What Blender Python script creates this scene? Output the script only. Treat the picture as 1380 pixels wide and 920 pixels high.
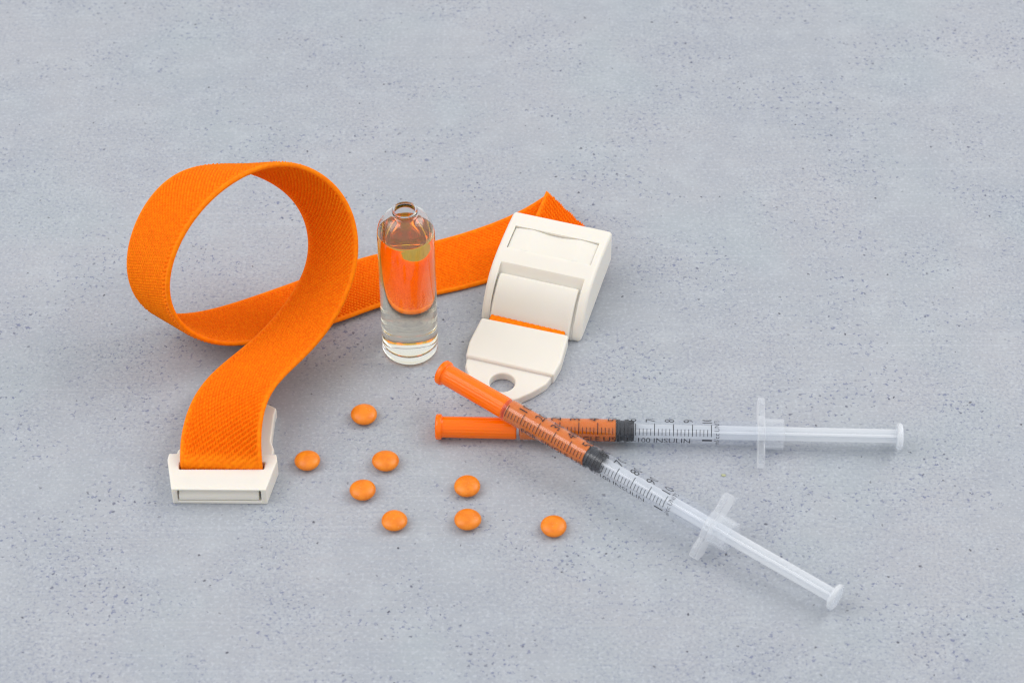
import bpy, bmesh, math, random
import numpy as np
from mathutils import Vector, Matrix

# ------------------------------------------------------------------ scene, camera, light
S = 0.001                                   # everything below is written in millimetres
scene = bpy.context.scene
for o in list(bpy.data.objects):
    bpy.data.objects.remove(o, do_unlink=True)
COL = scene.collection
scene.render.engine = 'CYCLES'
scene.view_settings.view_transform = 'Standard'
scene.view_settings.look = 'None'
scene.view_settings.exposure = 0.0
scene.view_settings.gamma = 1.0
scene.view_settings.use_curve_mapping = False
cy = scene.cycles
cy.use_denoising = True
cy.max_bounces = 48
cy.diffuse_bounces = 5
cy.glossy_bounces = 8
cy.transmission_bounces = 44
cy.transparent_max_bounces = 32
cy.caustics_reflective = True
cy.caustics_refractive = True
cy.blur_glossy = 0.3
cy.sample_clamp_indirect = 4.0
cy.filter_width = 1.2
cy.denoising_prefilter = 'ACCURATE'

DIST = 792.5
cam = bpy.data.cameras.new('camera')
cam.sensor_width = 36.0
cam.lens = 36.0 * 3350.0 / 1380.0
cam.clip_start = 0.01
cam.clip_end = 50.0
cam.dof.use_dof = True
cam.dof.focus_distance = 0.785
cam.dof.aperture_fstop = 20.0
camo = bpy.data.objects.new('camera', cam)
COL.objects.link(camo)
camo.location = (0, -DIST * math.sqrt(.5) * S, DIST * math.sqrt(.5) * S)
camo.rotation_euler = (math.radians(45), 0, 0)
scene.camera = camo

world = bpy.data.worlds.new('World')
scene.world = world
world.use_nodes = True
bg = world.node_tree.nodes['Background']
bg.inputs['Color'].default_value = (0.985, 0.99, 1.0, 1)
bg.inputs['Strength'].default_value = 0.82

def softbox(name, loc, target, w, h, power, color):
    l = bpy.data.lights.new(name, 'AREA')
    l.shape = 'RECTANGLE'; l.size = w; l.size_y = h; l.energy = power; l.color = color
    o = bpy.data.objects.new(name, l); COL.objects.link(o)
    o.location = loc
    d = Vector(target) - Vector(loc)
    o.rotation_euler = d.to_track_quat('-Z', 'Y').to_euler()
    return o
softbox('softbox_left', (-0.80, -0.10, 0.88), (-.02, 0, 0), .75, 1.05, 6.4, (1.0, .985, .97))
softbox('softbox_right', (0.84, 0.30, 0.90), (.02, 0, 0), .75, .75, 6.6, (1.0, .985, .97))

# ------------------------------------------------------------------ helpers
def lin(r, g, b):
    f = lambda c: c / 12.92 if c <= .04045 else ((c + .055) / 1.055) ** 2.4
    return (f(r / 255), f(g / 255), f(b / 255), 1)

class NT:
    def __init__(self, name):
        self.m = bpy.data.materials.new(name); self.m.use_nodes = True
        self.t = self.m.node_tree; self.t.nodes.clear()
        self.out = self.t.nodes.new('ShaderNodeOutputMaterial')
    def n(self, kind, **kw):
        nd = self.t.nodes.new(kind)
        for k, v in kw.items():
            if k.startswith('_'): setattr(nd, k[1:], v)
            else:
                key = k.replace('__', ' ')
                self.set(nd, key, v)
        return nd
    def set(self, nd, key, v):
        i = nd.inputs[int(key[1:])] if key[0] == 'i' and key[1:].isdigit() else nd.inputs[key]
        if isinstance(v, bpy.types.NodeSocket): self.t.links.new(v, i)
        elif isinstance(v, bpy.types.Node): self.t.links.new(v.outputs[0], i)
        else: i.default_value = v
    def math(self, op, a, b=0.0, clamp=False):
        nd = self.n('ShaderNodeMath', _operation=op, _use_clamp=clamp); self.set(nd, 'i0', a); self.set(nd, 'i1', b); return nd.outputs[0]
    def mix(self, fac, a, b, blend='MIX'):
        nd = self.n('ShaderNodeMix', _data_type='RGBA', _blend_type=blend)
        self.set(nd, 'i0', fac); self.set(nd, 'i6', a); self.set(nd, 'i7', b); return nd.outputs[2]
    def ramp(self, v, a, b, lo=0.0, hi=1.0):
        nd = self.n('ShaderNodeMapRange', _interpolation_type='SMOOTHSTEP')
        self.set(nd, 'Value', v); nd.inputs[1].default_value = a; nd.inputs[2].default_value = b
        nd.inputs[3].default_value = lo; nd.inputs[4].default_value = hi; return nd.outputs[0]
    def done(self, shader):
        self.t.links.new(shader if isinstance(shader, bpy.types.NodeSocket) else shader.outputs[0], self.out.inputs['Surface']); return self.m

def principled(nt, **kw):
    p = nt.n('ShaderNodeBsdfPrincipled')
    for k, v in kw.items():
        nt.set(p, k.replace('__', ' '), v)
    return p

def shade_smooth(me, on=True):
    me.polygons.foreach_set('use_smooth', [on] * len(me.polygons))

def link(name, me, mat, parent=None):
    o = bpy.data.objects.new(name, me); COL.objects.link(o)
    if mat is not None and not me.materials: me.materials.append(mat)
    if parent is not None: o.parent = parent
    return o

def mesh_np(name, verts, faces, mat, parent=None, smooth=True):
    me = bpy.data.meshes.new(name)
    me.from_pydata([tuple(float(c) * S for c in v) for v in verts], [], [tuple(int(i) for i in f) for f in faces])
    me.update(); shade_smooth(me, smooth)
    return link(name, me, mat, parent)

def from_bm(name, bm, mat, parent=None, smooth=True, angle=None):
    for v in bm.verts: v.co *= S
    bmesh.ops.recalc_face_normals(bm, faces=bm.faces)
    me = bpy.data.meshes.new(name); bm.to_mesh(me); bm.free()
    shade_smooth(me, smooth)
    if angle is not None: me.set_sharp_from_angle(angle=math.radians(angle))
    return link(name, me, mat, parent)

def empty(name, loc=(0, 0, 0), mat=None):
    o = bpy.data.objects.new(name, None); COL.objects.link(o)
    o.empty_display_size = .005
    if mat is not None: o.matrix_world = mat
    else: o.location = tuple(c * S for c in loc)
    return o

def tag(o, label=None, cat=None, group=None, kind=None):
    if label: o['label'] = label
    if cat: o['category'] = cat
    if group: o['group'] = group
    if kind: o['kind'] = kind
    return o

def lathe(bm, prof, seg=48, axis='X', flute=None, closed=False):
    """revolve (s, r) pairs about local X (or Z)"""
    rings = []
    for s, r in prof:
        if r < 1e-6:
            rings.append([bm.verts.new((s, 0, 0) if axis == 'X' else (0, 0, s))]); continue
        ring = []
        for k in range(seg):
            a = 2 * math.pi * k / seg
            rr = r if flute is None else r + flute(s, a)
            c, n = rr * math.cos(a), rr * math.sin(a)
            ring.append(bm.verts.new((s, c, n) if axis == 'X' else (c, n, s)))
        rings.append(ring)
    pairs = list(zip(rings[:-1], rings[1:]))
    if closed: pairs.append((rings[-1], rings[0]))
    for A, B in pairs:
        if len(A) == 1 and len(B) == 1: continue
        for k in range(seg):
            k2 = (k + 1) % seg
            if len(A) == 1: bm.faces.new((A[0], B[k], B[k2]))
            elif len(B) == 1: bm.faces.new((A[k], B[0], A[k2]))
            else: bm.faces.new((A[k], B[k], B[k2], A[k2]))

def prism(bm, poly, axis, lo, hi):
    """extrude a 2-D polygon along an axis: 0 -> poly is (y,z), 2 -> poly is (x,y)"""
    def P(a, b, t): return (t, a, b) if axis == 0 else (a, b, t)
    A = [bm.verts.new(P(a, b, lo)) for a, b in poly]; B = [bm.verts.new(P(a, b, hi)) for a, b in poly]
    n = len(poly)
    bm.faces.new(A[::-1]); bm.faces.new(B)
    for k in range(n):
        bm.faces.new((A[k], A[(k + 1) % n], B[(k + 1) % n], B[k]))

def box(bm, x0, x1, y0, y1, z0, z1):
    prism(bm, [(x0, y0), (x1, y0), (x1, y1), (x0, y1)], 2, z0, z1)

def bake(o, mods):
    """apply modifiers: list of (type, settings)"""
    for kind, kw in mods:
        m = o.modifiers.new(kind.lower(), kind)
        for k, v in kw.items(): setattr(m, k, v)
    bpy.context.view_layer.update()
    dg = bpy.context.evaluated_depsgraph_get()
    me = bpy.data.meshes.new_from_object(o.evaluated_get(dg))
    o.modifiers.clear()
    o.data = me
    return o

BEV = lambda w, s=3, a=28: ('BEVEL', dict(width=w * S, segments=s, limit_method='ANGLE', angle_limit=math.radians(a), harden_normals=False, use_clamp_overlap=True, miter_outer='MITER_ARC'))
def finish(o, w=.5, s=3, a=28, extra=(), sharp=50):
    bake(o, list(extra) + [BEV(w, s, a)])
    shade_smooth(o.data); o.data.set_sharp_from_angle(angle=math.radians(sharp))
    m = o.modifiers.new('weighted', 'WEIGHTED_NORMAL'); m.keep_sharp = True
    return o

# ------------------------------------------------------------------ materials
def mat_ground():
    t = NT('speckled_concrete_board')
    tc = t.n('ShaderNodeTexCoord')
    mp = t.n('ShaderNodeMapping', Vector=tc.outputs['Object']); mp.inputs['Scale'].default_value = (1000, 1000, 1000)
    co = mp.outputs[0]
    def noise(scale, detail=2.0, rough=.5, vec=None, dist=0.0):
        return t.n('ShaderNodeTexNoise', Vector=vec or co, Scale=scale, Detail=detail, Roughness=rough, Distortion=dist)
    def scaled(sx, sy, off=0.0):
        m = t.n('ShaderNodeMapping', Vector=co); m.inputs['Scale'].default_value = (sx, sy, 1); m.inputs['Location'].default_value = (off, off * .7, 0); return m.outputs[0]
    big = noise(.011, 3.0, .55)
    mid = noise(.05, 4.0, .6)
    base = t.mix(t.ramp(big.outputs[0], .35, .65), lin(163, 167, 173), lin(169, 171, 176))
    tint = noise(.02, 2.0, .5, scaled(1, 1, 37))
    base = t.mix(t.ramp(tint.outputs[0], .45, .70, 0, .6), base, lin(162, 171, 176))
    base = t.mix(t.ramp(mid.outputs[0], .40, .75, 0, .22), base, lin(144, 151, 164))
    # horizontal scan streaks of the printed board
    st = noise(1.0, 3.0, .7, scaled(.014, 2.4))
    base = t.mix(t.ramp(st.outputs[0], .30, .72, 0, .34), base, lin(146, 154, 167))
    st2 = noise(1.0, 1.0, .5, scaled(.005, .75, 11))
    base = t.mix(t.ramp(st2.outputs[0], .66, .76, 0, .22), base, lin(186, 190, 197))
    cl = noise(.085, 4.0, .62, scaled(1, 1.2, 51))
    base = t.mix(t.ramp(cl.outputs[0], .44, .72, 0, .34), base, lin(178, 184, 190))
    # density masks
    dens = noise(.020, 3.0, .65, scaled(1, 1, 5))
    dens2 = noise(.026, 3.0, .62, scaled(1, 1.3, 23))
    # fine mottling: worm-like grains, denser in patches
    fine = noise(1.05, 3.0, .62)
    g1 = t.ramp(fine.outputs[0], .50, .60)
    base = t.mix(t.math('MULTIPLY', g1, t.ramp(dens.outputs[0], .36, .62, .10, .42)), base, lin(126, 132, 152))
    f2_ = noise(.85, 2.0, .55, scaled(1, 1.15, 71))
    base = t.mix(t.ramp(f2_.outputs[0], .52, .68, 0, .42), base, lin(186, 191, 199))
    f3_ = noise(.62, 3.0, .62, scaled(1, 1.1, 93))
    g3 = t.math('MULTIPLY', t.ramp(f3_.outputs[0], .575, .66), t.ramp(dens2.outputs[0], .42, .60, .06, .85))
    base = t.mix(g3, base, lin(112, 118, 144))
    warp = noise(.9, 2.0, .5)
    wv = t.n('ShaderNodeVectorMath', _operation='MULTIPLY_ADD'); t.set(wv, 'i0', warp.outputs['Color']); wv.inputs[1].default_value = (1.5, 1.5, 0); t.set(wv, 'i2', co)
    def specks(cell, rmin, rmax, keep, seed, mask=None, mlo=.45, mhi=.65):
        m = t.n('ShaderNodeMapping', Vector=wv.outputs[0]); m.inputs['Location'].default_value = (seed * 13.7, seed * 7.1, 0)
        f2 = t.n('ShaderNodeMapping', Vector=m.outputs[0]); f2.inputs['Scale'].default_value = (1, 1, 0)
        v = t.n('ShaderNodeTexVoronoi', _voronoi_dimensions='2D', Vector=f2.outputs[0], Scale=1.0 / cell, Randomness=1.0)
        sep = t.n('ShaderNodeSeparateColor', Color=v.outputs['Color'])
        r = t.math('MULTIPLY_ADD', sep.outputs[0], (rmax - rmin) / cell); t.set(r.node, 'i2', rmin / cell)
        ed = t.math('SUBTRACT', 1.0, t.math('DIVIDE', v.outputs['Distance'], r))
        s = t.ramp(ed, 0.0, .6)
        k = sep.outputs[1]
        if mask is not None:
            s = t.math('MULTIPLY', s, t.math('LESS_THAN', k, t.ramp(mask.outputs[0], mlo, mhi, 0.0, keep)))
        else:
            s = t.math('MULTIPLY', s, t.math('LESS_THAN', k, keep))
        return t.math('MULTIPLY', s, t.ramp(sep.outputs[2], 0, 1, .35, 1.0))
    c = base
    c = t.mix(t.math('MULTIPLY', specks(5.5, .22, .50, .26, 3), .60), c, lin(92, 96, 116))
    c = t.mix(t.math('MULTIPLY', specks(3.6, .25, .62, .55, 6, dens2, .50, .62), .80), c, lin(84, 87, 106))
    c = t.mix(t.math('MULTIPLY', specks(12.0, .26, .55, .50, 4), .92), c, lin(58, 57, 70))
    c = t.mix(t.math('MULTIPLY', specks(33.0, .4, .70, .35, 5), .85), c, lin(70, 70, 82))
    bmp = t.n('ShaderNodeBump', Strength=.12, Distance=.0002, Height=fine.outputs[0])
    p = principled(t, Base__Color=c, Roughness=.62, Normal=bmp.outputs[0])
    p.inputs['Specular IOR Level'].default_value = .25
    return t.done(p)

def mat_strap():
    t = NT('orange_woven_elastic')
    tc = t.n('ShaderNodeTexCoord')
    nz = t.n('ShaderNodeTexNoise', Vector=tc.outputs['Object'], Scale=900.0, Detail=3.0)
    c = t.mix(t.ramp(nz.outputs[0], .3, .7), (.90, .176, .0005, 1), (.98, .238, .001, 1))
    n2 = t.n('ShaderNodeTexNoise', Vector=tc.outputs['Object'], Scale=4200.0, Detail=2.0)
    b = t.n('ShaderNodeBump', Strength=.25, Distance=.00012, Height=n2.outputs[0])
    p = principled(t, Base__Color=c, Roughness=.62, Normal=b.outputs[0])
    p.inputs['Specular IOR Level'].default_value = .10
    p.inputs['Sheen Weight'].default_value = .03
    p.inputs['Sheen Roughness'].default_value = .4
    p.inputs['Sheen Tint'].default_value = (1, .55, .2, 1)
    return t.done(p)

def mat_ivory():
    t = NT('ivory_moulded_plastic')
    tc = t.n('ShaderNodeTexCoord')
    nz = t.n('ShaderNodeTexNoise', Vector=tc.outputs['Object'], Scale=70.0, Detail=3.0)
    c = t.mix(nz.outputs[0], (.73, .70, .635, 1), (.77, .74, .675, 1))
    n2 = t.n('ShaderNodeTexNoise', Vector=tc.outputs['Object'], Scale=2500.0, Detail=2.0)
    b = t.n('ShaderNodeBump', Strength=.10, Distance=.00008, Height=n2.outputs[0])
    p = principled(t, Base__Color=c, Roughness=.42, Normal=b.outputs[0])
    p.inputs['Subsurface Weight'].default_value = .5
    p.inputs['Subsurface Radius'].default_value = (1.0, .80, .50)
    p.inputs['Subsurface Scale'].default_value = .0018
    p.inputs['Specular IOR Level'].default_value = .4
    return t.done(p)

def mat_pill():
    t = NT('orange_sugar_coating')
    tc = t.n('ShaderNodeTexCoord')
    inf = t.n('ShaderNodeObjectInfo')
    vm = t.n('ShaderNodeVectorMath', _operation='ADD'); t.set(vm, 'i0', tc.outputs['Object']); t.set(vm, 'i1', inf.outputs['Location'])
    nz = t.n('ShaderNodeTexNoise', Vector=vm.outputs[0], Scale=420.0, Detail=4.0, Roughness=.6)
    c = t.mix(t.ramp(nz.outputs[0], .30, .70), (.74, .180, .002, 1), (.88, .255, .004, 1))
    c = t.mix(t.math('MULTIPLY', inf.outputs['Random'], .35), c, (.68, .175, .004, 1))
    dst = t.n('ShaderNodeTexNoise', Vector=vm.outputs[0], Scale=1900.0, Detail=2.0)
    c = t.mix(t.ramp(dst.outputs[0], .66, .74, 0, .35), c, (.80, .52, .25, 1))
    n2 = t.n('ShaderNodeTexNoise', Vector=vm.outputs[0], Scale=1500.0, Detail=3.0)
    b = t.n('ShaderNodeBump', Strength=.35, Distance=.00006, Height=n2.outputs[0])
    p = principled(t, Base__Color=c, Roughness=.40, Normal=b.outputs[0])
    p.inputs['Specular IOR Level'].default_value = .5
    return t.done(p)

def mat_cap():
    t = NT('translucent_orange_plastic')
    p = principled(t, Base__Color=(1.0, .175, .0002, 1), Roughness=.17)
    p.inputs['Subsurface Weight'].default_value = .5
    p.inputs['Specular IOR Level'].default_value = .35
    p.inputs['Subsurface Radius'].default_value = (1.0, .35, .05)
    p.inputs['Subsurface Scale'].default_value = .002
    return t.done(p)

def mat_clear(milk, gloss_rough, tint=(.985, .99, 1, 1), spec=1.0):
    """thin clear polypropylene wall: see-through, a little milky, with a soft sheen"""
    t = NT('clear_polypropylene')
    tr = t.n('ShaderNodeBsdfTransparent', Color=tint)
    df = t.n('ShaderNodeBsdfDiffuse', Color=(.90, .92, .935, 1))
    tl = t.n('ShaderNodeBsdfTranslucent', Color=(.90, .92, .935, 1))
    mk = t.n('ShaderNodeMixShader', Fac=.5); t.set(mk, 'i1', df); t.set(mk, 'i2', tl)
    lw = t.n('ShaderNodeLayerWeight', Blend=.50)
    fac = t.math('MULTIPLY_ADD', lw.outputs['Facing'], milk * 1.2); t.set(fac.node, 'i2', milk * .7)
    geo = t.n('ShaderNodeNewGeometry'); front = t.math('SUBTRACT', 1.0, geo.outputs['Backfacing'])
    fac = t.math('MULTIPLY', fac, t.math('MULTIPLY_ADD', front, .7)); t.set(fac.node.inputs[1].links[0].from_node, 'i2', .3)
    m1 = t.n('ShaderNodeMixShader', Fac=fac); t.set(m1, 'i1', tr); t.set(m1, 'i2', mk)
    f5 = t.math('POWER', lw.outputs['Facing'], 4.0)
    fr = t.math('MULTIPLY_ADD', f5, .45); t.set(fr.node, 'i2', .032)
    gl = t.n('ShaderNodeBsdfGlossy', Color=(1, 1, 1, 1), Roughness=gloss_rough)
    m2 = t.n('ShaderNodeMixShader', Fac=t.math('MULTIPLY', t.math('MULTIPLY', fr, spec), front)); t.set(m2, 'i1', m1); t.set(m2, 'i2', gl)
    return t.done(m2)

def mat_frost():
    t = NT('frosted_white_plastic')
    tr = t.n('ShaderNodeBsdfTransparent', Color=(.95, .97, 1, 1))
    p = principled(t, Base__Color=(.83, .85, .87, 1), Roughness=.25)
    p.inputs['Subsurface Weight'].default_value = .6
    p.inputs['Subsurface Radius'].default_value = (1, 1, 1)
    p.inputs['Subsurface Scale'].default_value = .002
    m = t.n('ShaderNodeMixShader', Fac=.50); t.set(m, 'i1', tr); t.set(m, 'i2', p)
    return t.done(m)

def mat_simple(name, col, rough, **kw):
    t = NT(name)
    p = principled(t, Base__Color=col, Roughness=rough)
    for k, v in kw.items(): p.inputs[k.replace('__', ' ')].default_value = v
    return t.done(p)

def mat_glass(name, ior, color=(1, 1, 1, 1), rough=0.0):
    t = NT(name)
    g = t.n('ShaderNodeBsdfGlass', Color=color, Roughness=rough, IOR=ior)
    return t.done(g)

M_GROUND = mat_ground(); M_STRAP = mat_strap(); M_IVORY = mat_ivory(); M_PILL = mat_pill(); M_CAP = mat_cap()
M_BARREL = mat_clear(.035, .15); M_COLLAR = mat_clear(.22, .15); M_FROST = mat_frost(); M_FLANGE = mat_clear(.34, .18)
M_RUBBER = mat_simple('dark_grey_rubber', (.012, .015, .024, 1), .34)
M_INK = mat_simple('black_print_ink', (.012, .012, .016, 1), .5)
M_SERUM = mat_simple('orange_liquid', (.64, .150, .0002, 1), .12, Subsurface__Weight=.35, Subsurface__Scale=.002)
M_CRUMB = mat_simple('yellow_green_crumb', (.42, .44, .27, 1), .8)

# ------------------------------------------------------------------ tabletop
bm = bmesh.new(); n = 8
bmesh.ops.create_grid(bm, x_segments=n, y_segments=n, size=1500)
g = from_bm('tabletop', bm, M_GROUND)
tag(g, kind='structure')

# ------------------------------------------------------------------ tourniquet
STRAP = [
  (-74.89, -59.48, 8.08, -99.66, -58.7, 7.84),
  (-75.14, -55.25, 11.8, -99.79, -52.67, 9.6),
  (-75.02, -50.84, 14.61, -99.32, -46.58, 10.84),
  (-74.46, -46.31, 16.51, -98.23, -40.48, 11.52),
  (-73.37, -41.71, 17.54, -96.5, -34.43, 11.64),
  (-71.65, -37.14, 17.83, -94.15, -28.55, 11.22),
  (-69.4, -32.63, 17.6, -91.25, -22.88, 10.41),
  (-66.78, -28.15, 17.2, -87.95, -17.4, 9.44),
  (-63.97, -23.66, 16.91, -84.43, -12.05, 8.61),
  (-61.07, -19.14, 16.97, -80.87, -6.73, 8.22),
  (-58.19, -14.6, 17.56, -77.35, -1.43, 8.41),
  (-55.46, -10.02, 18.82, -73.95, 3.79, 9.21),
  (-52.97, -5.44, 20.81, -70.75, 8.85, 10.64),
  (-50.83, -0.9, 23.5, -68, 13.66, 12.7),
  (-49.22, 3.54, 26.85, -65.99, 18.1, 15.44),
  (-48.37, 7.76, 30.8, -65, 22.07, 18.82),
  (-48.47, 11.6, 35.24, -65.09, 25.45, 22.68),
  (-49.63, 14.83, 40.01, -66.21, 28.14, 26.83),
  (-51.91, 17.21, 44.91, -68.3, 30.05, 31.05),
  (-55.24, 18.59, 49.65, -71.28, 31.14, 35.15),
  (-59.39, 18.86, 53.98, -74.98, 31.43, 39.01),
  (-64.08, 18.04, 57.67, -79.21, 31.02, 42.57),
  (-69.04, 16.16, 60.48, -83.79, 29.99, 45.78),
  (-74.07, 13.37, 62.25, -88.56, 28.41, 48.54),
  (-79.04, 9.93, 62.95, -93.39, 26.32, 50.75),
  (-83.84, 6.17, 62.66, -98.14, 23.78, 52.21),
  (-88.38, 2.3, 61.42, -102.67, 20.86, 52.68),
  (-92.54, -1.53, 59.28, -106.82, 17.64, 51.91),
  (-96.24, -5.19, 56.31, -110.51, 14.31, 49.88),
  (-99.37, -8.58, 52.58, -113.67, 11.06, 46.73),
  (-101.81, -11.58, 48.19, -116.24, 8.07, 42.66),
  (-103.46, -14.05, 43.28, -118.13, 5.46, 37.92),
  (-104.17, -15.88, 38.03, -119.2, 3.38, 32.72),
  (-103.86, -16.95, 32.65, -119.35, 1.92, 27.29),
  (-102.54, -17.2, 27.38, -118.52, 1.21, 21.87),
  (-100.37, -16.68, 22.44, -116.74, 1.32, 16.74),
  (-97.56, -15.53, 18.01, -114.07, 2.3, 12.17),
  (-94.31, -13.93, 14.22, -110.63, 4.08, 8.38),
  (-90.76, -12.02, 11.09, -106.59, 6.47, 5.45),
  (-86.95, -9.91, 8.64, -102.13, 9.21, 3.33),
  (-82.93, -7.68, 6.84, -97.42, 12.06, 1.92),
  (-78.7, -5.38, 5.56, -92.58, 14.87, 1.09),
  (-74.31, -3.1, 4.65, -87.68, 17.58, 0.7),
  (-69.81, -0.83, 3.97, -82.8, 20.18, 0.59),
  (-65.27, 1.46, 3.42, -77.96, 22.71, 0.59),
  (-60.74, 3.79, 2.97, -73.17, 25.25, 0.61),
  (-56.27, 6.16, 2.63, -68.43, 27.84, 0.63),
  (-51.88, 8.57, 2.45, -63.7, 30.47, 0.66),
  (-47.56, 10.95, 2.4, -58.93, 33.08, 0.7),
  (-43.21, 13.18, 2.41, -54.08, 35.57, 0.73),
  (-38.77, 15.18, 2.3, -49.11, 37.83, 0.74),
  (-34.2, 16.96, 2.04, -44.05, 39.84, 0.71),
  (-29.51, 18.58, 1.71, -38.96, 41.64, 0.67),
  (-24.71, 20.17, 1.39, -33.9, 43.33, 0.63),
  (-19.84, 21.8, 1.16, -28.93, 45.02, 0.61),
  (-14.95, 23.56, 1.04, -24.05, 46.77, 0.61),
  (-10.05, 25.43, 1.02, -19.28, 48.61, 0.67),
  (-5.16, 27.39, 1.1, -14.59, 50.51, 0.89),
  (-0.29, 29.4, 1.27, -9.96, 52.43, 1.34),
  (4.57, 31.44, 1.54, -5.41, 54.34, 2.11),
  (9.43, 33.53, 1.91, -0.96, 56.21, 3.25),
  (14.28, 35.69, 2.39, 3.36, 58.03, 4.81),
  (19.11, 37.93, 3.01, 7.51, 59.79, 6.77),
  (23.93, 40.29, 3.79, 11.51, 61.48, 9.13),
]

ROOT = empty('tourniquet', (-87, -62, 0))
tag(ROOT, 'orange elastic tourniquet strap looped over itself with ivory plastic buckle and end clip', 'tourniquet')
OFF = np.array([-87, -62, 0.])

def spline(P, t):
    """Catmull-Rom through rows of P at parameters t in [0, len-1]"""
    n = len(P); i = np.clip(np.floor(t).astype(int), 0, n - 2); f = (t - i)[:, None]
    Q = np.vstack([2 * P[0] - P[1], P, 2 * P[-1] - P[-2]])
    a, b, c, d = Q[i], Q[i + 1], Q[i + 2], Q[i + 3]
    return .5 * ((2 * b) + (-a + c) * f + (2 * a - 5 * b + 4 * c - d) * f ** 2 + (-a + 3 * b - 3 * c + d) * f ** 3)

def ribbon(name, N, G, an, ag, step, mat, parent, amp, thick=1.45, hump=None):
    """woven band between edge curves N and G (rows), with arc coordinates an, ag"""
    t = np.linspace(0, len(N) - 1, max(4, int((max(an[-1], ag[-1]) - min(an[0], ag[0])) / step)))
    n, g = spline(N, t), spline(G, t)
    An = np.interp(t, np.arange(len(N)), an)[:, None]; Ag = np.interp(t, np.arange(len(N)), ag)[:, None]
    W = 25.0; nb = int(W / step); b = np.linspace(0, 1, nb + 1)[None, :]
    mid = n[:, None] * (1 - b[..., None]) + g[:, None] * b[..., None]
    a = An * (1 - b) + Ag * b; bb = b * W
    Tn = np.gradient(mid, axis=0); Wv = (g - n)[:, None]
    nor = np.cross(Wv, Tn); nor /= np.linalg.norm(nor, axis=2)[..., None]
    d = np.minimum(bb, W - bb)                      # distance to the nearest selvage
    th = thick / 2 * np.sqrt(np.clip(1 - (1 - np.clip(d / .55, 0, 1)) ** 2, .02, 1))
    pa = np.linspace(-40, 480, 2200); pp = np.cumsum((pa[1] - pa[0]) / np.interp(pa, amp[0], amp[2]))
    def weave(flip):
        x = bb if not flip else W - bb
        edge = 1 / (1 + np.exp(-(d - 1.35) / .10))   # flat selvage cord at both edges
        zig = np.where(x < 2.6, -1.0, 1.0)
        k = .80
        xx = np.where(x < 2.6, 2 * 2.6 - x, x)
        jig = .10 * np.sin(a * .9 + x * 1.7) + .08 * np.sin(a * 2.3 - x * .8)
        ph = np.interp(a + (-k if flip else k) * xx, pa, pp)
        p = ph + jig * .30
        q = x / .82 + (-.5 if flip else .5) * p + jig * .4
        r = .5 + .5 * np.cos(2 * np.pi * p)
        h = r ** .5 * (.62 + .38 * np.cos(2 * np.pi * q))
        A = np.interp(a, amp[0], amp[1])
        cord = .03 * np.clip(1 - np.abs(d - .62) / .5, 0, 1)
        groove = -.16 * np.exp(-((d - 1.22) / .13) ** 2)
        return edge * (h * 1.16 * A - .60 * A) + cord + groove * (1 - .3 * edge)
    top = mid + nor * (th + weave(False) * (d > .03))[..., None]
    bot = mid - nor * (th + weave(True) * (d > .03))[..., None]
    na = len(t); m = nb + 1
    ring = np.concatenate([top, bot[:, ::-1]], 1) - OFF            # na x 2m
    V = (ring.reshape(-1, 3) * S).astype(np.float32)
    k = 2 * m
    i = np.arange(na - 1)[:, None] * k; j = np.arange(k)[None]; j2 = (j + 1) % k
    Q = np.stack([i + j, i + j2, i + k + j2, i + k + j], -1).reshape(-1, 4)
    caps = []
    for base in (0, (na - 1) * k):
        jj = np.arange(m - 1); caps.append(np.stack([base + jj, base + jj + 1, base + k - 2 - jj, base + k - 1 - jj], -1))
    caps[0] = caps[0][:, ::-1]
    Q = np.concatenate([Q] + caps).astype(np.int32)
    me = bpy.data.meshes.new(name)
    me.vertices.add(len(V)); me.vertices.foreach_set('co', V.ravel())
    me.loops.add(Q.size); me.loops.foreach_set('vertex_index', Q.ravel())
    me.polygons.add(len(Q)); me.polygons.foreach_set('loop_start', np.arange(len(Q), dtype=np.int32) * 4)
    me.update(calc_edges=True); me.validate(); shade_smooth(me)
    return link(name, me, mat, parent)

ST = np.array(STRAP)
N, G = ST[:, :3], ST[:, 3:]
# run on a little into the clip, and out to the folded corner behind the buckle
dn = np.array([0, -.25, -4.6]); N[0] += (.1, -.1, 0); G[0] += (.1, .1, 0)
N = np.vstack([N[0] + dn, N]); G = np.vstack([G[0] + dn, G])
for k_, w_ in ((-1, 1.5), (-2, 1.2), (-3, .9), (-4, .6), (-5, .3), (-6, .1)):
    G[k_, 2] -= w_
FOLD_T, FOLD_E = np.array([11.3, 61.6, 7.7]), np.array([28.4, 42.4, 3.2])
arc = np.r_[0, np.cumsum(np.linalg.norm(np.diff((N + G) / 2, axis=0), axis=1))]
an = np.r_[arc, arc[-1] + np.linalg.norm(FOLD_E - N[-1])]; ag = np.r_[arc, arc[-1] + .3]
N = np.vstack([N, FOLD_E]); G = np.vstack([G, G[-1] + (FOLD_T - G[-1]) * .5 + np.array([.2, .1, 0])])
ampl = ([0, 4.5, 8, 28, 48, 62, 215, 250, 360], [.15, .15, 1.1, 1.1, .95, .9, .9, 1.0, 1.1], [1.75, 1.75, 1.75, 1.7, 1.55, 1.45, 1.45, 1.55, 1.6])
strap = ribbon('strap', N, G, an, ag, .20, M_STRAP, ROOT, ampl)
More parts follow.
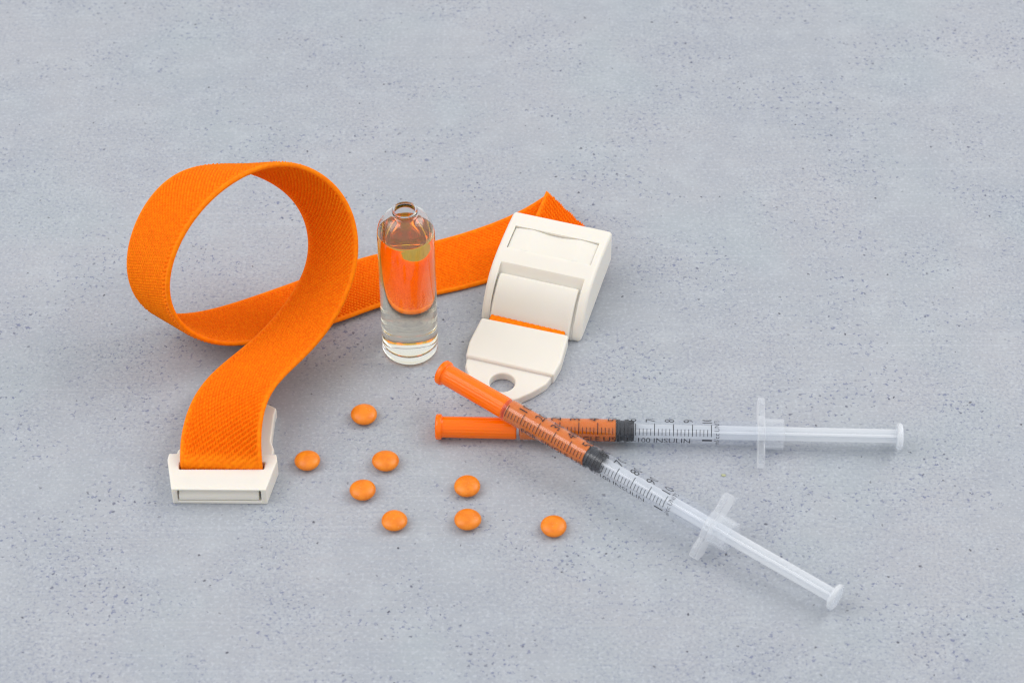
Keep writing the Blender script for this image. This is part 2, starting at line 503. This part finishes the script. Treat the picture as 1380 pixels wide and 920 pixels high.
# folded-over end: from the crease into the back of the buckle
VB = np.array([math.sin(math.radians(-17.5)), -math.cos(math.radians(-17.5)), 0])
up = np.array([0, 0, 1.3])
ks = np.linspace(0, 36, 9)
N2 = np.array([FOLD_E + up + VB * k + np.array([0, 0, k * .05]) for k in ks])
G2 = np.array([FOLD_T + up + VB * k - np.array([0, 0, k * .06]) for k in ks])
sk = float((FOLD_E - FOLD_T) @ VB)
s2 = ribbon('strap_fold', N2, G2, ks + sk, ks, .20, M_STRAP, ROOT, ([0, 99], [1.1, 1.1], [1.5, 1.5]))

# -- buckle: u (x) across, v (y, reversed) towards the tongue, z up; local frame has +Y pointing away from the tongue
BO = np.array([.7, 43.6, 0.])
def buckle_frame(name_obj):
    name_obj.location = tuple((BO - OFF) * S); name_obj.rotation_euler = (0, 0, math.radians(-17.5))
def prof(pts): return [(-v, z) for v, z in pts]
side = [(0, 4.5), (0, 17), (6, 17.15), (12, 16.9), (18, 16.3), (23, 15.3), (27, 13.7), (30, 11.4), (32.6, 8.6), (34.6, 5.6), (35.9, 2.4), (36.2, 0), (31, 0)]
bm = bmesh.new(); prism(bm, prof(side), 0, 0, 33.5)
bmesh.ops.recalc_face_normals(bm, faces=bm.faces)
housing = from_bm('buckle_housing', bm, M_IVORY, ROOT)
def cutter(build):
    b = bmesh.new(); build(b); o = from_bm('cutter', b, None); return o
cuts = []
cuts.append(cutter(lambda b: prism(b, prof([(22.0, 20), (22.7, 15.4), (25.0, 12.2), (25.4, 6), (60, 6), (60, 20)]), 0, 2.8, 30.7)))   # flap window
cuts.append(cutter(lambda b: prism(b, prof([(-5, -3), (-5, 12.8), (20, 12.8), (27, 10), (60, 10), (60, -3)]), 0, 2.9, 30.6)))  # hollow inside
cuts.append(cutter(lambda b: prism(b, prof([(7.0, 10), (7.0, 20), (17.0, 20), (17.0, 10)]), 0, 2.75, 31.0)))        # button pocket
for c_ in cuts: c_.parent = None
def place(o): o.matrix_world = Matrix.Translation(Vector(BO * S)) @ Matrix.Rotation(math.radians(-17.5), 4, 'Z')
for c_ in cuts: place(c_)
buckle_frame(housing)
bpy.context.view_layer.update()
bake(housing, [BEV(1.3, 5, 30)])
bpy.context.view_layer.update()
bake(housing, [('BOOLEAN', dict(operation='DIFFERENCE', object=c_, solver='EXACT')) for c_ in cuts])
for c_ in cuts: bpy.data.objects.remove(c_, do_unlink=True)
finish(housing, .28, 2, 40)
# release button: wavy top, set in the pocket
nu, nv = 48, 6
vs, fs = [], []
def wave(u):
    x = min(1, max(0, (u - 2.84) / 28.07))
    e = lambda c, w: math.exp(-((x - c) / w) ** 2)
    return -.12 - .60 * (1 - min(1, x / .22)) ** 1.2 - .60 * (1 - min(1, (1 - x) / .22)) ** 1.2 - (.85 * math.sin(math.pi * (x - .22) / .56) ** 1.2 if .22 < x < .78 else 0)
for i in range(nu + 1):
    u = 2.84 + 28.07 * i / nu
    for j in range(nv + 1):
        v = 7.1 + 9.8 * j / nv
        vs.append((u, -v, wave(u) + float(np.interp(v, [p_[0] for p_ in side[1:7]], [p_[1] for p_ in side[1:7]]))))
top_n = len(vs)
for i in range(nu + 1):
    u = 2.84 + 28.07 * i / nu
    for j in (0, nv):
        vs.append((u, -(7.1 + 9.8 * j / nv), 11))
w1 = nv + 1
for i in range(nu):
    for j in range(nv):
        fs.append((i * w1 + j, i * w1 + j + 1, (i + 1) * w1 + j + 1, (i + 1) * w1 + j))
    a0, b0 = top_n + 2 * i, top_n + 2 * i + 2
    fs.append((i * w1, (i + 1) * w1, b0, a0)); fs.append((i * w1 + nv, a0 + 1, b0 + 1, (i + 1) * w1 + nv)); fs.append((a0, b0, b0 + 1, a0 + 1))
fs.append(tuple(range(0, w1)) + (top_n + 1, top_n)); e0 = nu * w1
fs.append(tuple(range(e0 + nv, e0 - 1, -1)) + (top_n + 2 * nu, top_n + 2 * nu + 1))
button = mesh_np('release_button', vs, fs, M_IVORY, housing)
bmx = bmesh.new(); bmx.from_mesh(button.data); bmesh.ops.recalc_face_normals(bmx, faces=bmx.faces); bmx.to_mesh(button.data); bmx.free()
finish(button, .3, 2, 50)
# curved cover flap over the filler block
outer = [(25.9, 13.4), (28.2, 12.8), (30.7, 11.3), (33.0, 9.2), (35.0, 6.8), (36.6, 4.3), (37.7, 1.6)]
inner = [(v - 1.3 - .03 * i, max(.4, z - 1.5 + .1 * i)) for i, (v, z) in enumerate(outer)]
bm = bmesh.new(); prism(bm, prof(outer + inner[::-1]), 0, 3.5, 29.8)
flap = from_bm('cover_flap', bm, M_IVORY, housing)
finish(flap, .55, 3, 35)
bm = bmesh.new(); prism(bm, prof([(v - 1.0, z - 1.1) for v, z in outer[:-1]] + [(36.2, .4), (26, .4), (23.6, 8.0), (23.6, 11.6)]), 0, 2.86, 30.64)  # added block under the flap, keeps the gaps around it from going black
gap_filler = from_bm('gap_filler', bm, M_IVORY, housing); finish(gap_filler, .3, 2, 35)
# strap end seen below the flap
e1 = lambda u, v, z: BO + np.array([math.cos(math.radians(-17.5)), math.sin(math.radians(-17.5)), 0]) * u + VB * v + np.array([0, 0, z])
ks = np.linspace(0, 1, 6)
N3 = np.array([e1(28.6, 36.0 + 8 * k, 3.6 - .4 * k) for k in ks]); G3 = np.array([e1(3.6, 36.0 + 8 * k, 3.9 - .6 * k) for k in ks])
ribbon('strap_end', N3, G3, ks * 8, ks * 8, .20, M_STRAP, ROOT, ([0, 99], [.2, .2], [1.5, 1.5]))
# tongue: thick block with a stepped tab and a hole
tongue = None
blk = [(38.6, .05), (39.6, 4.9), (41, 5.3), (56.2, 4.7), (57.2, 3.6), (57.2, .05)]
outline = [(1.0, 56.4), (30.9, 56.4), (29.2, 59.5), (26.0, 64.3), (22.6, 68.2), (19.6, 70.4), (16, 71.2), (12.4, 70.4), (9.2, 68.2), (5.6, 64.3), (2.6, 59.5)]
bm = bmesh.new()
pl = [(u_, -v_) for u_, v_ in [(1.3, 38.9), (30.2, 38.3), (31.2, 50.0), (30.6, 56.2), (1.6, 56.2), (.8, 50.0)]]
prism(bm, pl[::-1], 2, 0.05, 5.0)
tongue = from_bm('tongue', bm, M_IVORY, ROOT); buckle_frame(tongue)
for v_ in tongue.data.vertices:                   # top falls gently towards the tab, leans back to the flap
    if v_.co.z > .004: v_.co.z += (-v_.co.y / S - 39.4) * -.035 * S; 
finish(tongue, .85, 4, 30)
bm = bmesh.new(); prism(bm, [(u_, -v_) for u_, v_ in [(1.9, 54.5), (30.3, 54.5)] + outline[2:]][::-1], 2, .05, 3.3)
tab = from_bm('pull_tab', bm, M_IVORY, tongue)
hole = cutter(lambda b: lathe(b, [(-2, 0), (-2, 4.0), (6, 4.0), (6, 0)], 48, 'Z'))
hole.matrix_world = Matrix.Translation(Vector(BO * S)) @ Matrix.Rotation(math.radians(-17.5), 4, 'Z') @ Matrix.Translation(Vector((15.9 * S, -62.9 * S, 0)))
bpy.context.view_layer.update()
bake(tab, [('BOOLEAN', dict(operation='DIFFERENCE', object=hole, solver='EXACT'))])
bpy.data.objects.remove(hole, do_unlink=True)
finish(tab, .55, 3, 30)

# -- end clip
bm = bmesh.new()
cx = -87.2
pl = [(-14.2, -68.6), (14.0, -68.9), (16.6, -57.0), (16.2, -54.6), (-16.2, -54.2), (-16.5, -56.6)]
prism(bm, [(cx + a - OFF[0], b - OFF[1]) for a, b in pl], 2, .05, 6.6)
clip = from_bm('end_clip', bm, M_IVORY, ROOT)
bpy.context.view_layer.update()
def rel_cut(build):
    o = cutter(build); o.matrix_world = Matrix.Translation(Vector(OFF * S)); return o
slot = rel_cut(lambda b: box(b, cx - 12.6 - OFF[0], cx + 12.4 - OFF[0], -75 - OFF[1], -63.5 - OFF[1], 1.25, 5.9))
slit = rel_cut(lambda b: box(b, cx - 12.7 - OFF[0], cx + 12.9 - OFF[0], -60.6 - OFF[1], -57.6 - OFF[1], 2.5, 9))
bpy.context.view_layer.update()
bake(clip, [('BOOLEAN', dict(operation='DIFFERENCE', object=o, solver='EXACT')) for o in (slot, slit)])
for o in (slot, slit): bpy.data.objects.remove(o, do_unlink=True)
finish(clip, .7, 4, 30)
bm = bmesh.new(); prism(bm, [(-68.55 - OFF[1], 1.5), (-68.35 - OFF[1], 3.4), (-67.0 - OFF[1], 5.45), (-64 - OFF[1], 5.6), (-64 - OFF[1], 1.5)], 0, cx - 12.3 - OFF[0], cx + 11.7 - OFF[0])
lock = from_bm('locking_bar', bm, M_IVORY, clip); finish(lock, .35, 3, 30)
bm = bmesh.new()
pl = [(-14.6, -54.9), (14.7, -54.9), (15.0, -50.2), (13.9, -46.8), (14.2, -36), (14.7, -33.2), (12.0, -31.4), (-8.0, -31.4), (-10.6, -33.2), (-10.4, -36), (-10.8, -46.5), (-14.2, -50.6)]
prism(bm, [(cx + a - OFF[0], b - OFF[1]) for a, b in pl], 2, .06, 4.2)
prong = from_bm('prong_plate', bm, M_IVORY, clip); finish(prong, .6, 3, 25)

# ------------------------------------------------------------------ ampoule
AX, AY = -32.3, -2.9
amp = empty('ampoule', (AX, AY, 0))
tag(amp, 'small clear glass ampoule of liquid with open neck standing before the strap', 'ampoule')
def arcp(cx_, cz, r, a0, a1, n): return [(cx_ + r * math.cos(math.radians(a0 + (a1 - a0) * k / n)), cz + r * math.sin(math.radians(a0 + (a1 - a0) * k / n))) for k in range(n + 1)]
R0 = 8.85
out = [(0, .9)] + [(3.5, .75), (5.6, .35)] + arcp(R0 - 2.2, 2.25, 2.2, -90, 0, 8) + [(R0, z) for z in (8, 16, 24, 32, 40, 47)]
# rounded shoulder straight into a thick fire-polished rim
for k in range(1, 15):
    a = math.radians(84 * k / 14); out.append((3.25 + (R0 - 3.25) * math.cos(a) ** .92, 48.6 + 9.4 * math.sin(a)))
out += [(3.76, 58.2), (3.88, 58.5), (3.80, 58.85), (3.48, 59.05), (3.15, 58.9), (3.0, 58.5)]
wall = .5
LZ = 50.4                                         # liquid level
inn = [(2.98, 58.0), (3.08, 57.5)]
for k in range(12, 0, -1):
    a = math.radians(84 * k / 12); inn.append((2.5 + (R0 - wall - 2.5) * math.cos(a) ** .92, 48.6 + 8.5 * math.sin(a)))
air = [p for p in inn if p[1] > LZ + .25]
RL = R0 - wall
prof_in = sorted([(z, r) for r, z in inn])
def r_in(z): return float(np.interp(z, [p[0] for p in prof_in], [p[1] for p in prof_in])) if z > prof_in[0][0] else R0 - wall
LR = r_in(LZ)
air.append((LR - .02, LZ))
bm = bmesh.new(); lathe(bm, [(z, r) for r, z in out + air], 96, 'Z')
for f in bm.faces: f.smooth = True
glass = from_bm('glass_body', bm, mat_glass('ampoule_glass', 1.50, (.995, 1, 1, 1)), amp)
# glass shell normals: outside outwards, cavity towards the cavity (profile order gives this)
def orient(o, test):
    b = bmesh.new(); b.from_mesh(o.data); b.normal_update()
    for f in b.faces:
        if not test(f.calc_center_median() / S, f.normal): f.normal_flip()
    b.to_mesh(o.data); b.free()
na = len(out)
b = bmesh.new(); lathe(b, [(z, r) for r, z in out + air], 96, 'Z')
b.normal_update(); b.faces.ensure_lookup_table()
for v in b.verts: v.co *= S
# one consistent orientation; make the first outer wall face point outwards
bmesh.ops.recalc_face_normals(b, faces=b.faces); b.normal_update()
ref = max(b.faces, key=lambda f: (f.calc_center_median().xy.length if f.calc_center_median().z < 30 * S else 0))
if ref.normal.xy.dot(ref.calc_center_median().xy) < 0:
    for f in b.faces: f.normal_flip()
b.to_mesh(glass.data); b.free(); shade_smooth(glass.data)
# liquid: one closed body, sides and floor against the glass, meniscus against the air
flo = [(0, 3.6), (4, 3.5), (6.4, 3.7)] + arcp(RL - 1.3, 4.9, 1.3, -70, 0, 6) + [(RL, z) for z in (8, 16, 24, 32, 40, 46)] + [(r, z) for z, r in prof_in if 48 < z < LZ - .4] + [(LR, LZ)]
men = [(LR - .5, LZ - .35), (LR - 1.2, LZ - .55), (LR - 2.5, LZ - .62), (0, LZ - .62)]
b = bmesh.new(); lathe(b, [(z, r) for r, z in flo + men], 96, 'Z')
bmesh.ops.recalc_face_normals(b, faces=b.faces); b.normal_update()
for f in b.faces:
    c = f.calc_center_median()
    f.material_index = 1 if c.z > LZ - .7 and f.normal.z > .5 and c.xy.length < LR - .1 else 0
    f.smooth = True
for v in b.verts: v.co *= S
me = bpy.data.meshes.new('liquid'); b.to_mesh(me); b.free()
def mat_liquid(name, ior):
    t = NT(name)
    g_ = t.n('ShaderNodeBsdfGlass', Color=(1, 1, 1, 1), Roughness=0.0, IOR=ior)
    v_ = t.n('ShaderNodeVolumeAbsorption', Color=(1.0, .88, .10, 1), Density=10.0)
    t.t.links.new(v_.outputs[0], t.out.inputs['Volume'])
    return t.done(g_)
me.materials.append(mat_liquid('liquid_in_glass', 1.335 / 1.50)); me.materials.append(mat_liquid('liquid_surface', 1.335))
liq = link('liquid', me, None, amp)
# added tint volume: turns the view through the upper liquid golden, thinning out downwards
top = [(0, 20.0), (3.0, 23.0), (6.0, 29.0), (RL - .06, 36.0), (RL - .06, 48.0)] + [(r - .06, z) for z, r in prof_in if 48 < z < LZ - .8] + [(LR - 1.4, LZ - .75), (0, LZ - .75)]
b = bmesh.new(); lathe(b, [(z, r) for r, z in top], 64, 'Z')
t_ = NT('amber_tint'); v_ = t_.n('ShaderNodeVolumeAbsorption', Color=(1.0, .81, .02, 1), Density=110.0)
t_.t.links.new(v_.outputs[0], t_.out.inputs['Volume'])
amber = from_bm('amber_tint_volume', b, t_.m, liq)

# ------------------------------------------------------------------ syringes
def text_mesh(body, width, height):
    """flat text as (verts, faces) scaled to width x height mm"""
    cu = bpy.data.curves.new('print', 'FONT'); cu.body = body; cu.size = 1.0; cu.resolution_u = 3; cu.offset = -.006
    ob = bpy.data.objects.new('print', cu); COL.objects.link(ob)
    bpy.context.view_layer.update()
    me = ob.to_mesh()
    v = np.array([x.co[:2] for x in me.vertices]); f = [tuple(p.vertices) for p in me.polygons]
    ob.to_mesh_clear(); bpy.data.objects.remove(ob, do_unlink=True); bpy.data.curves.remove(cu)
    lo, hi = v.min(0), v.max(0)
    v = (v - lo) / (hi - lo) * np.array([width, height])
    return v, f
def wrap(bm_, v, f, fn, step=.3, along=1):
    """cut the flat shape into narrow strips and bend it round the barrel; fn maps flat xy to (s, arc)"""
    b = bmesh.new(); vv = [b.verts.new((x, y, 0)) for x, y in v]
    for fc in f:
        try: b.faces.new([vv[i] for i in fc])
        except ValueError: pass
    lo, hi = min(x.co[along] for x in b.verts), max(x.co[along] for x in b.verts)
    k = lo + step
    no = (1, 0, 0) if along == 0 else (0, 1, 0)
    while k < hi:
        bmesh.ops.bisect_plane(b, geom=b.verts[:] + b.edges[:] + b.faces[:], plane_co=tuple(k * c for c in no), plane_no=no)
        k += step
    idx = {}
    for x in b.verts:
        s, arc_ = fn(x.co.x, x.co.y); a = arc_ / RP
        idx[x] = bm_.verts.new((s, -RP * math.sin(a), RP * math.cos(a)))     # a = 0 on top, positive towards -Y
    for fc in b.faces:
        try: bm_.faces.new([idx[x] for x in fc.verts])
        except ValueError: pass
    b.free()
RB = 3.75; RP = RB + .03
def rad(a): return math.radians(a) * RP
def print_bm(rows):
    b = bmesh.new()
    for r in rows: r(b)
    return b

def make_syringe(label, origin, direction, roll, print_roll, flange_roll):
    d = Vector(direction).normalized(); side_ = Vector((0, 0, 1)).cross(d).normalized(); upv = d.cross(side_)
    m = Matrix((( d.x, side_.x, upv.x, origin[0] * S), (d.y, side_.y, upv.y, origin[1] * S), (d.z, side_.z, upv.z, origin[2] * S), (0, 0, 0, 1)))
    root = empty('insulin_syringe', mat=m)
    tag(root, label, 'syringe', 'capped insulin syringes crossing each other')
    # cap with fine flutes and an end rim
    b = bmesh.new()
    fl = lambda s, a: (.045 * math.cos(20 * a) if 2.3 < s < 24 else 0)
    lathe(b, [(0.25, 0), (.1, 2.2), (0, 3.3), (.12, 3.72), (.45, 3.95), (1.5, 3.95), (1.85, 3.8), (2.0, 3.4), (2.3, 3.24), (3, 3.24), (10, 3.27), (18, 3.30), (23.5, 3.33), (24.6, 3.33), (24.8, 3.0), (24.8, 0)], 128, 'X', fl)
    from_bm('needle_cap', b, M_CAP, root, angle=40)
    # barrel: a clear tube, rim at the needle end
    b = bmesh.new()
    lathe(b, [(24.9, 3.15), (24.75, 3.5), (24.85, 3.78), (25.5, 3.82), (26.1, 3.75), (40, RB), (70, RB), (98.5, RB), (98.5, 3.5), (70, 3.5), (40, 3.5), (26, 3.5)], 96, 'X', closed=True)
    barrel = from_bm('barrel', b, M_BARREL, root, angle=35)
    # finger flange bar and collar
    b = bmesh.new(); n_ = 14; poly = []
    hl, hw, rc = 10.8, 4.6, 5.6
    for sx in (1, -1):
        poly += [(sx * hl * .985, -sx * hw * .62), (sx * hl, -sx * hw * .3), (sx * hl, sx * hw * .3), (sx * hl * .985, sx * hw * .62), (sx * 8.4, sx * hw * .86)]
        for k in range(7):
            a = math.radians(38 + (142 - 38) * k / 6) if sx > 0 else math.radians(218 + (322 - 218) * k / 6)
            poly.append((rc * math.cos(a), rc * math.sin(a)))
        poly.append((-sx * 8.4, sx * hw * .86))
    # remove duplicate winding
    ca, sa = math.cos(math.radians(flange_roll)), math.sin(math.radians(flange_roll))
    poly = [(x * ca - y * sa, x * sa + y * ca) for x, y in poly]
    A = [b.verts.new((98.2, y, z)) for y, z in poly]; B = [b.verts.new((100.3, y, z)) for y, z in poly]
    k_ = len(poly)
    b.faces.new(A[::-1]); b.faces.new(B)
    for k in range(k_): b.faces.new((A[k], A[(k + 1) % k_], B[(k + 1) % k_], B[k]))
    fo = from_bm('finger_flange', b, M_FLANGE, root); finish(fo, .35, 3, 30)
    b = bmesh.new(); lathe(b, [(100.3, 4.7), (106.0, 4.65), (106.15, 4.4), (106.0, 4.15), (100.3, 4.1)], 64, 'X', closed=True)
    from_bm('collar', b, M_COLLAR, fo, angle=40)
    # printed scale: ticks, numerals, words
    pr = rad(print_roll)
    def rect(s0, s1, a0, a1):
        def f(bm_):
            wrap(bm_, [(s0, a0), (s1, a0), (s1, a1), (s0, a1)], [(0, 1, 2, 3)], lambda x, y: (x, y + pr))
        return f
    rows = []
    for k in range(51):
        s = 26.6 + 57.5 * k / 50
        if k % 5 == 0: rows.append(rect(s - .115, s + .115, rad(6), rad(64)))
        else: rows.append(rect(s - .095, s + .095, rad(31), rad(63)))
    from_bm('scale_marks', print_bm(rows), M_INK, barrel, smooth=False)
    rows = []
    def vtext(body, s_top, hgt, a_bottom, wid):
        """text reading up round the barrel, letter tops towards the cap"""
        v, f = text_mesh(body, wid, hgt)
        return lambda bm_: wrap(bm_, v, f, lambda x, y: (s_top + hgt - y, a_bottom - x + pr), along=0)
    for k in range(1, 11):
        s = 26.6 + 5.75 * k
        body = str(10 * k); wid = 1.75 * len(body) - (.5 if k == 10 else 0)
        rows.append(vtext(body, s - 2.75, 3.0, rad(-4), wid))
    rows.append(vtext('1', 81.3, 3.0, rad(88), .55))
    rows.append(vtext('ml/cc', 85.0, 1.5, rad(112), 4.3)); rows.append(vtext('UNITS', 85.0, 1.5, rad(38), 4.6))
    from_bm('scale_numbers', print_bm(rows), M_INK, barrel, smooth=False)
    rows = []
    for body, s0, s1 in (('FOR', 33.0, 38.6), ('SINGLE', 40.4, 50.2), ('USE', 51.4, 57.0), ('U-100', 58.6, 65.6), ('INSULIN', 66.7, 77.7)):
        v, f = text_mesh(body, s1 - s0, 2.0)
        rows.append((lambda v, f, s0: lambda bm_: wrap(bm_, v, f, lambda x, y: (s0 + x, rad(106) - y + pr)))(v, f, s0))
    from_bm('printed_words', print_bm(rows), M_INK, barrel, smooth=False)
    # contents
    b = bmesh.new(); lathe(b, [(25.6, 0), (25.6, 2.2), (26.0, 3.40), (40, 3.44), (55.0, 3.44), (55.2, 3.1), (55.2, 0)], 64, 'X')
    from_bm('liquid', b, M_SERUM, root, angle=40)
    # plunger: rubber stopper, cross-section rod, thumb rest
    b = bmesh.new()
    for ang in (roll, roll + 90):
        c, s_ = math.cos(math.radians(ang)), math.sin(math.radians(ang))
        w, h = 2.15, .5
        pl = [(-w, -h), (w, -h), (w, h), (-w, h)]
        pl = [(x * c - y * s_, x * s_ + y * c) for x, y in pl]
        eps = 0 if ang == roll else .02
        prism(b, pl, 0, 60.5 + eps, 140.4 - eps)
    rod = from_bm('plunger', b, M_FROST, root); finish(rod, .22, 2, 40)
    b = bmesh.new()
    lathe(b, [(55.25, 0), (55.25, 2.8), (55.35, 3.42), (56.2, 3.46), (56.45, 3.12), (57.6, 3.12), (57.85, 3.46), (58.6, 3.46), (58.85, 3.15), (60.4, 3.15), (60.7, 3.0), (60.7, 0)], 64, 'X')
    from_bm('rubber_stopper', b, M_RUBBER, rod, angle=40)
    b = bmesh.new()
    lathe(b, [(140.3, 0), (140.3, 2.4), (140.4, 3.6), (140.75, 4.0), (141.3, 4.12), (141.9, 4.0), (142.15, 3.6), (142.0, 3.3), (141.85, 3.1), (141.85, 0)], 64, 'X')
    for k in range(-2, 3):                       # grip ribs on the thumb face
        wd = math.sqrt(9.0 - (k * 1.15) ** 2)
        box(b, 141.8, 142.12, -wd, wd, k * 1.15 - .26, k * 1.15 + .26)
    from_bm('thumb_rest', b, M_FROST, rod, angle=35)
    return root

def V3(*a): return np.array(a, float)
A1 = V3(-23.39, -40.84, 3.98); B1 = V3(74.79, -44.86, 5.3)
make_syringe('capped insulin syringe lying flat straight across, underneath the other one', A1, B1 - A1, 45, 0, 22)
A2 = V3(-21.75, -26.1, 13.1); B2 = V3(92.6, -108.8, 5.4)
make_syringe('capped insulin syringe lying diagonally on top, its orange cap end propped over the buckle tab', A2, B2 - A2, 40, 10, 34)

# ------------------------------------------------------------------ pills
def pill_mesh(seed):
    rd = random.Random(seed); R, T = 3.98 * rd.uniform(.97, 1.03), 3.5 * rd.uniform(.95, 1.06)
    prof_ = [(0, 0)]
    n_ = 14
    for k in range(1, n_ + 1):
        a = math.pi * k / (n_ + 1)
        r = R * math.sin(a) ** .86; z = T / 2 - T / 2 * math.cos(a) 
        prof_.append((z, r))
    prof_.append((T, 0))
    b = bmesh.new(); lathe(b, prof_, 40, 'Z')
    ph = rd.random() * 6.28
    for v in b.verts:
        a = math.atan2(v.co.y, v.co.x); k = 1 + .012 * math.sin(2 * a + ph) + .008 * math.sin(3 * a + 2 * ph)
        v.co.x *= k; v.co.y *= k
    return b
pills = [((-45.7, -33.6), 'orange round pill farthest back, below the glass ampoule'),
         ((-62.0, -52.9), 'orange round pill beside the ivory clip, leftmost of the eight'),
         ((-38.4, -53.1), 'orange round pill right of the leftmost one, at the same height'),
         ((-44.8, -64.7), 'orange round pill just below and left of the one in the middle row'),
         ((-34.9, -76.8), 'orange round pill at the front left, lowest of the left cluster'),
         ((-13.4, -63.2), 'orange round pill below the flat syringe cap, upper of the close vertical pair'),
         ((-13.2, -76.5), 'orange round pill in the front row middle, lower of the close vertical pair'),
         ((12.3, -78.9), 'orange round pill at the far right, alone under the crossed syringes')]
for i, ((x, y), lab) in enumerate(pills):
    o = from_bm('pill', pill_mesh(i), M_PILL)
    o.location = (x * S, y * S, .08 * S); o.rotation_euler = (math.radians(random.Random(i).uniform(-3, 3)), math.radians(random.Random(i + 9).uniform(-3, 3)), i * 1.3)
    tag(o, lab, 'pill', 'orange pills scattered on the board')

# ------------------------------------------------------------------ crumb on the board
b = bmesh.new(); rd = random.Random(4)
lathe(b, [(0, 0), (.02, .6), (.10, .7), (.16, .4), (.18, 0)], 9, 'Z')
for v in b.verts: v.co.x *= 1.1 * rd.uniform(.85, 1.15); v.co.y *= .8 * rd.uniform(.8, 1.2)
o = from_bm('crumb', b, M_CRUMB); o.location = (64 * S, -57.2 * S, 0.0)
tag(o, 'tiny yellow green crumb lying between the two syringes', 'crumb')
